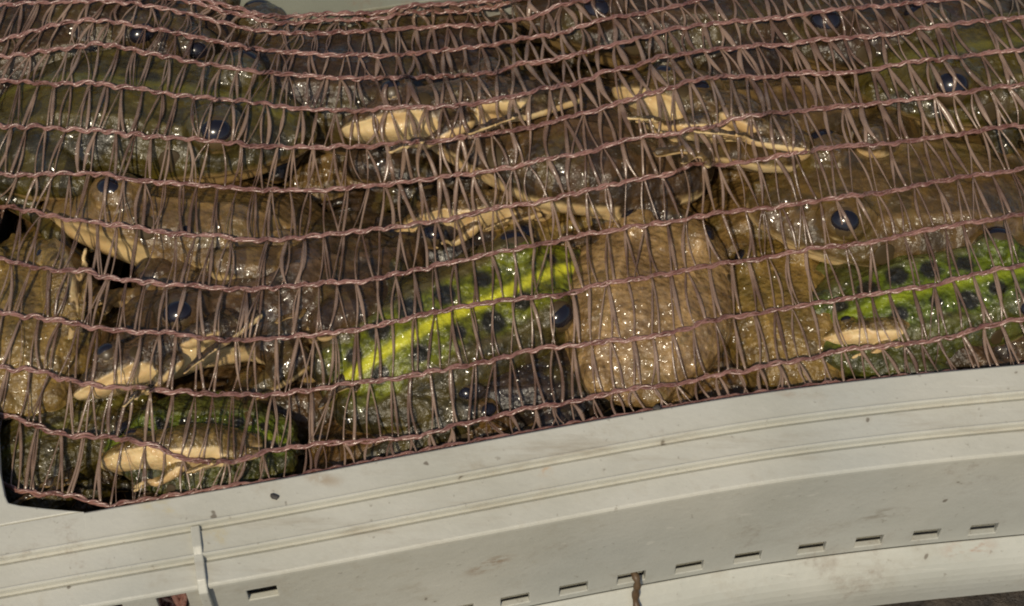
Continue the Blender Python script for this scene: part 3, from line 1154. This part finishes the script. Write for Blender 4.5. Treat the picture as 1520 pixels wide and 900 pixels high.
ROWS = [
 [(147, -16), (250, -12), (320, 6), (356, 14), (387, 22), (422, 25), (500, 21), (567, 19), (611, 9), (678, 6), (722, 2), (767, -8), (900, -40)],
 [(-60, -5), (100, -14), (180, -8), (240, -4), (289, 5), (320, 14), (356, 23), (387, 32), (422, 35), (500, 30), (567, 28), (611, 19), (678, 17), (722, 12), (767, 3), (830, -14), (1000, -45)],
 [(-60, 12), (60, 4), (147, 2), (191, 6), (240, 12), (275, 20), (329, 34), (378, 45), (427, 51), (500, 49), (602, 44), (647, 41), (709, 39), (744, 33), (784, 27), (820, 13), (856, 4), (900, -8), (1000, -22), (1200, -55)],
 [(-60, 66), (0, 60), (40, 50), (80, 38), (111, 33), (142, 31), (173, 33), (200, 40), (240, 46), (284, 55), (320, 62), (356, 69), (400, 75), (444, 79), (500, 82), (553, 83), (607, 80), (647, 76), (691, 71), (740, 66), (784, 57), (829, 51), (869, 38), (913, 27), (967, 18), (1000, 10), (1060, -3), (1200, -20), (1400, -45)],
 [(-60, 92), (0, 86), (58, 78), (89, 73), (124, 69), (151, 67), (178, 71), (213, 78), (249, 85), (284, 93), (329, 100), (369, 106), (409, 109), (453, 113), (500, 117), (540, 116), (589, 116), (647, 115), (691, 113), (736, 107), (767, 96), (811, 91), (856, 82), (900, 69), (944, 58), (1000, 44), (1087, 32), (1144, 29), (1207, 20), (1251, 13), (1304, 10), (1353, 5), (1402, 0), (1480, -9), (1600, -22)],
 [(-60, 118), (0, 120), (53, 124), (107, 124), (147, 125), (178, 129), (209, 133), (253, 141), (289, 144), (329, 149), (373, 153), (413, 158), (453, 162), (500, 165), (544, 164), (602, 160), (669, 158), (709, 153), (749, 146), (784, 139), (820, 130), (864, 121), (900, 107), (944, 99), (980, 87), (1020, 80), (1100, 70), (1167, 67), (1220, 59), (1269, 57), (1331, 50), (1389, 40), (1447, 33), (1520, 26), (1600, 16)],
 [(-60, 188), (0, 189), (44, 189), (89, 192), (129, 195), (173, 198), (213, 202), (258, 207), (298, 210), (347, 213), (382, 218), (453, 218), (500, 219), (544, 219), (589, 214), (642, 211), (691, 205), (749, 196), (802, 187), (856, 171), (900, 159), (944, 144), (1000, 130), (1020, 122), (1060, 116), (1131, 115), (1198, 110), (1260, 107), (1309, 100), (1358, 93), (1411, 87), (1456, 80), (1520, 73), (1600, 63)],
 [(-60, 256), (0, 260), (50, 262), (102, 258), (147, 258), (187, 266), (222, 270), (267, 273), (311, 276), (347, 280), (387, 284), (427, 284), (467, 284), (500, 281), (558, 276), (611, 269), (669, 262), (722, 254), (776, 245), (820, 236), (864, 229), (900, 218), (927, 210), (971, 201), (1000, 199), (1040, 191), (1067, 186), (1093, 176), (1127, 171), (1189, 165), (1242, 159), (1296, 155), (1349, 149), (1402, 142), (1456, 134), (1520, 127), (1600, 117)],
 [(-60, 300), (0, 307), (36, 313), (76, 321), (107, 327), (147, 332), (191, 338), (227, 344), (267, 349), (311, 349), (356, 356), (400, 356), (444, 353), (500, 347), (549, 342), (602, 336), (647, 329), (696, 319), (749, 307), (802, 300), (847, 289), (900, 278), (944, 267), (1000, 258), (1020, 246), (1078, 244), (1136, 236), (1180, 227), (1233, 219), (1287, 216), (1340, 211), (1389, 204), (1433, 198), (1473, 191), (1520, 187), (1600, 178)],
 [(-60, 374), (0, 385), (53, 398), (89, 404), (124, 404), (151, 412), (191, 416), (231, 421), (284, 425), (329, 429), (364, 430), (400, 428), (444, 424), (500, 420), (544, 416), (598, 407), (642, 396), (687, 387), (731, 376), (776, 368), (820, 360), (856, 351), (900, 344), (944, 336), (1000, 329), (1073, 316), (1136, 311), (1193, 302), (1242, 293), (1296, 289), (1340, 280), (1384, 271), (1433, 263), (1473, 257), (1520, 251), (1600, 240)],
 [(-60, 455), (0, 464), (53, 473), (89, 477), (133, 487), (169, 491), (204, 495), (249, 496), (289, 501), (329, 505), (369, 505), (400, 504), (444, 500), (500, 495), (549, 486), (589, 478), (633, 467), (678, 459), (722, 449), (767, 444), (811, 441), (856, 433), (900, 421), (944, 415), (1020, 401), (1064, 393), (1109, 388), (1158, 378), (1207, 370), (1251, 365), (1296, 359), (1331, 351), (1376, 341), (1420, 334), (1464, 328), (1520, 318), (1600, 308)],
 [(-60, 540), (0, 549), (53, 551), (98, 564), (142, 572), (178, 576), (213, 576), (249, 582), (284, 584), (320, 587), (356, 585), (400, 587), (444, 582), (500, 573), (544, 567), (589, 562), (633, 554), (678, 545), (722, 538), (758, 529), (802, 518), (842, 514), (900, 508), (960, 502), (1016, 490), (1047, 478), (1100, 470), (1149, 463), (1198, 454), (1242, 446), (1287, 439), (1340, 431), (1389, 423), (1429, 412), (1473, 403), (1520, 394), (1600, 380)],
 [(-60, 600), (0, 615), (44, 629), (89, 645), (147, 651), (187, 655), (231, 664), (267, 678), (311, 686), (356, 684), (391, 672), (444, 664), (500, 657), (553, 655), (598, 651), (642, 642), (687, 629), (731, 620), (776, 609), (820, 602), (856, 596), (900, 584), (944, 576), (1020, 568), (1064, 556), (1118, 548), (1167, 539), (1216, 530), (1242, 521), (1296, 516), (1358, 510), (1420, 499), (1447, 488), (1487, 481), (1520, 474), (1600, 462)],
 [(-40, 700), (10, 722), (44, 731), (111, 737), (155, 752), (204, 744), (300, 730), (450, 706), (640, 668), (830, 634), (1000, 604), (1140, 582), (1330, 561), (1520, 545), (1600, 538)],
]


def row_y(r, px):
    pts = ROWS[r]
    xs_ = [p[0] for p in pts]
    ys_ = [p[1] for p in pts]
    if px <= xs_[0]:
        return ys_[0]
    if px >= xs_[-1]:
        return ys_[-1]
    return smooth_interp(px, xs_, ys_)


def tube(vs, fs, pts, rad, seg=6, flat=1.0):
    base = len(vs)
    n = len(pts)
    for i, p in enumerate(pts):
        d = (pts[min(i + 1, n - 1)] - pts[max(i - 1, 0)]).normalized()
        up = Vector((0, -.4, 1)).normalized()
        s = d.cross(up)
        s = s.normalized() if s.length > 1e-5 else Vector((1, 0, 0))
        u = s.cross(d).normalized()
        r = rad(i / (n - 1)) if callable(rad) else rad
        for k in range(seg):
            th = 2 * math.pi * (k + .5) / seg
            vs.append(p + s * math.cos(th) * r + u * math.sin(th) * r * flat)
    for i in range(n - 1):
        for k in range(seg):
            k2 = (k + 1) % seg
            fs.append((base + i * seg + k, base + i * seg + k2, base + (i + 1) * seg + k2, base + (i + 1) * seg + k))
    fs.append(tuple(base + k for k in reversed(range(seg))))
    fs.append(tuple(base + (n - 1) * seg + k for k in range(seg)))


if BUILD_NET:
    net = thing('net_sack', 'mauve brown knotted net sack stretched over the frogs', 'net', (0, 0, 0))
    NROW = len(ROWS)
    pitch_r = [26 + 9 * r / (NROW - 1) for r in range(NROW)]
    ph = [random.uniform(0, .25) for _ in range(NROW)]

    def node_x(r, k):
        return 760 + k * pitch_r[r]

    def scallop(r, px):
        """cords are pulled into shallow arches between their knots"""
        k = (px - 760) / pitch_r[r]
        f = k - math.floor(k)
        amp = 3.8 + 3.4 * max(0, 1 - px / 520.)
        amp *= .75 + .5 * noise.noise(Vector((px * .012, r * 3.3, 0)))
        return amp * (.5 - math.sin(math.pi * f) ** .8)

    for r in range(NROW):
        x0, x1 = ROWS[r][0][0], ROWS[r][-1][0]
        pts = []
        px = x0
        while px < x1:
            j = noise.noise(Vector((px * .03, r * 7.7, 1.5))) * 2.2
            pts.append(on_net(px, row_y(r, px) + scallop(r, px) + j, .0011))
            px += 2.6
        for _ in range(2):
            pts = [pts[0]] + [pts[i] * .5 + (pts[i - 1] + pts[i + 1]) * .25 for i in range(1, len(pts) - 1)] + [pts[-1]]
        vs_, fs_ = [], []
        rad0 = .00036
        for st in range(3):
            q = []
            acc = 0
            for i, p in enumerate(pts):
                if i:
                    acc += (p - pts[i - 1]).length
                d = (pts[min(i + 1, len(pts) - 1)] - pts[max(i - 1, 0)]).normalized()
                s = d.cross(Vector((0, 0, 1))).normalized()
                u = s.cross(d)
                a = acc / .0052 * math.pi + st * math.pi * 2 / 3 + 2.5 * noise.noise(Vector((acc * 90, r * 2.3, st * .4)))
                am = .00046 * (1 + .8 * noise.noise(Vector((acc * 210, r * 5.1, st * 3.3))))
                q.append(p + s * math.cos(a) * am + u * math.sin(a) * am * .8)
            tube(vs_, fs_, q, lambda t: rad0 * (1 + .22 * noise.noise(Vector((t * 160, st * 5 + r, 0)))), 6)
        # loose fibre that winds along the cord
        for fb in range(2):
          q = []
          for i in range(0, len(pts), 1):
            n_ = Vector((noise.noise(Vector((i * .21, r, 3 + fb))), noise.noise(Vector((i * .21, r, 9 + fb))), abs(noise.noise(Vector((i * .21, r, 17 + fb))))))
            q.append(pts[i] + n_ * .0012)
          tube(vs_, fs_, q, .00014, 4)
        mesh_obj('cord', vs_, fs_, M_cord, net)
    # threads between the cords
    threads = []
    pitch_t = [23 + 8 * r / (NROW - 1) for r in range(NROW)]

    def node_x(r, k):
        return 760 + (k + .08 * math.sin(k * 1.7 + r * 2.1) + .22 * noise.noise(Vector((k * .3, r * 3.7, 5)))) * pitch_t[r]

    for r in range(NROW - 1):
        k0 = int(-(760 + 70) / pitch_t[r]) - 1
        k1 = int((760 + 60) / pitch_t[r]) + 1
        for k in range(k0, k1 + 1):
            for kind in (0, 1, 2):
                if random.random() < (.05, .08, .45 if k * pitch_t[r] < -260 else .82)[kind]:
                    continue
                xa = node_x(r, k) + random.uniform(-2, 2)
                lean = .36 if xa < 480 else (.42 if r > 8 else .7)
                if kind == 2:
                    xb = node_x(r + 1, k + random.uniform(-.9, .9))
                elif kind == 0:
                    xb = node_x(r + 1, k + random.uniform(-.10, .12))
                else:
                    xb = node_x(r + 1, k + lean + random.uniform(-.12, .15))
                    if xa < 520 and k % 2:
                        xb = node_x(r + 1, k - .3)
                if not (ROWS[r][0][0] <= xa <= ROWS[r][-1][0]) or not (ROWS[r + 1][0][0] <= xb <= ROWS[r + 1][-1][0]):
                    continue
                ya = row_y(r, xa) + scallop(r, xa)
                yb = row_y(r + 1, xb) + scallop(r + 1, xb)
                bow = random.gauss(0, 3.2)
                pts = []
                for t in np.linspace(0, 1, 9):
                    px = xa + (xb - xa) * t + bow * math.sin(math.pi * t)
                    py = ya + (yb - ya) * t
                    pts.append(on_net(px, py, .0004 + .0003 * kind))
                for _ in range(1):
                    pts = [pts[0]] + [pts[i] * .5 + (pts[i - 1] + pts[i + 1]) * .25 for i in range(1, len(pts) - 1)] + [pts[-1]]
                w0 = random.uniform(.00028, .00066) * (.85, 1.0, .5)[kind] * (1.5 if r < 8 and xa > 560 else 1)
                tw = random.uniform(0, 6)
                vs_, fs_ = [], []
                tube(vs_, fs_, pts, lambda t: w0 * (.62 + .38 * abs(math.sin(t * 3.1 + .2)) + .25 * math.sin(tw + t * 5)), 5, .5)
                vis = -10 < xa < 1530 and -5 < ya
                threads.append((((yb - ya) if vis else -1), vs_, fs_))
    threads.sort(key=lambda t: -t[0])
    for L, v, f in threads[:300]:
        mesh_obj('thread', v, f, M_thread, net)
    vs_, fs_ = [], []
    for L, v, f in threads[300:]:
        b0 = len(vs_)
        vs_ += v
        fs_ += [tuple(b0 + i for i in q) for q in f]
    o = mesh_obj('threads', vs_, fs_, M_thread, net)
    o['kind'] = 'stuff'

if BUILD_NET:
    vs_, fs_ = [], []
    for a, b_ in vents:
        xm = (a + b_) / 2
        e, n = edge(xm)
        t = Vector((-n.y, n.x, 0))
        for i in range(16):
            p = []
            u0, u1 = random.uniform(-.008, .008), random.uniform(-.008, .008)
            dd = random.uniform(17, 22)
            for q in range(9):
                f_ = q / 8
                p.append(e + t * (u0 + (u1 - u0) * f_ + .001 * math.sin(q * 1.9 + i)) + n * (dd + math.sin(q + i) * 1.2) * mm + Vector((0, 0, -.006 - .038 * f_)))
            tube(vs_, fs_, p, random.uniform(.0005, .0011), 5)
    o = mesh_obj('net_fold', vs_, fs_, M_cord, net)
    o['kind'] = 'stuff'

# ------------------------------------------------------------------ small things
m_stem = simple_mat('brown_stem', (.10, .062, .03), .5)
xs_ = on_edge(940, 0, WD * mm, -53 * mm)
e, n = edge(xs_)
P = lambda d, z, s=0: e + n * (d + WD - 35) * mm + Vector((s * mm, 0, z * mm))
pts = [P(30, -51.6, -.5), P(34, -51.4, .1), P(36.6, -51.8, .8), P(37.6, -54, .7), P(38.0, -57, .3), P(39, -60.4, 0), P(42, -62.6, .2), P(44.9, -65.0, .6), P(46.4, -70, .6), P(46.5, -79, 1.0)]
fine = []
for i in range(len(pts) - 1):
    for t in (0, .33, .66):
        fine.append(pts[i].lerp(pts[i + 1], t))
for _ in range(2):
    fine = [fine[0]] + [fine[i] * .5 + (fine[i - 1] + fine[i + 1]) * .25 for i in range(1, len(fine) - 1)] + [fine[-1]]
v, f = [], []
tube(v, f, fine, lambda t: .0011 * (1 + .2 * math.sin(t * 40)), 8)
o = mesh_obj('stem', v, f, m_stem)
tag(o, 'brown stem hanging out of one slot in the crate side', 'stem')

m_dirt = simple_mat('dark_dirt', (.045, .04, .035), .7)


def speck(px, py, r, label, z=.0002):
    v, f = [], []
    c = at(px, py, z)
    ellipsoid(v, f, c, (r, r * .7, r * .35), 10, 6)
    v = [p + Vector((noise.noise(p * 900), noise.noise(p * 900 + Vector((5, 0, 0))), 0)) * r * .5 for p in v]
    o = mesh_obj('dirt_crumb', v, f, m_dirt)
    tag(o, label, 'dirt', None)


speck(408, 738, .0013, 'dark dirt crumb on the flat rim below the small green frog')
speck(975, 605, .0011, 'dark dirt crumb at the rim edge below the golden frog')

print('tris', sum(len(o.data.polygons) for o in bpy.data.objects if o.type == 'MESH'))
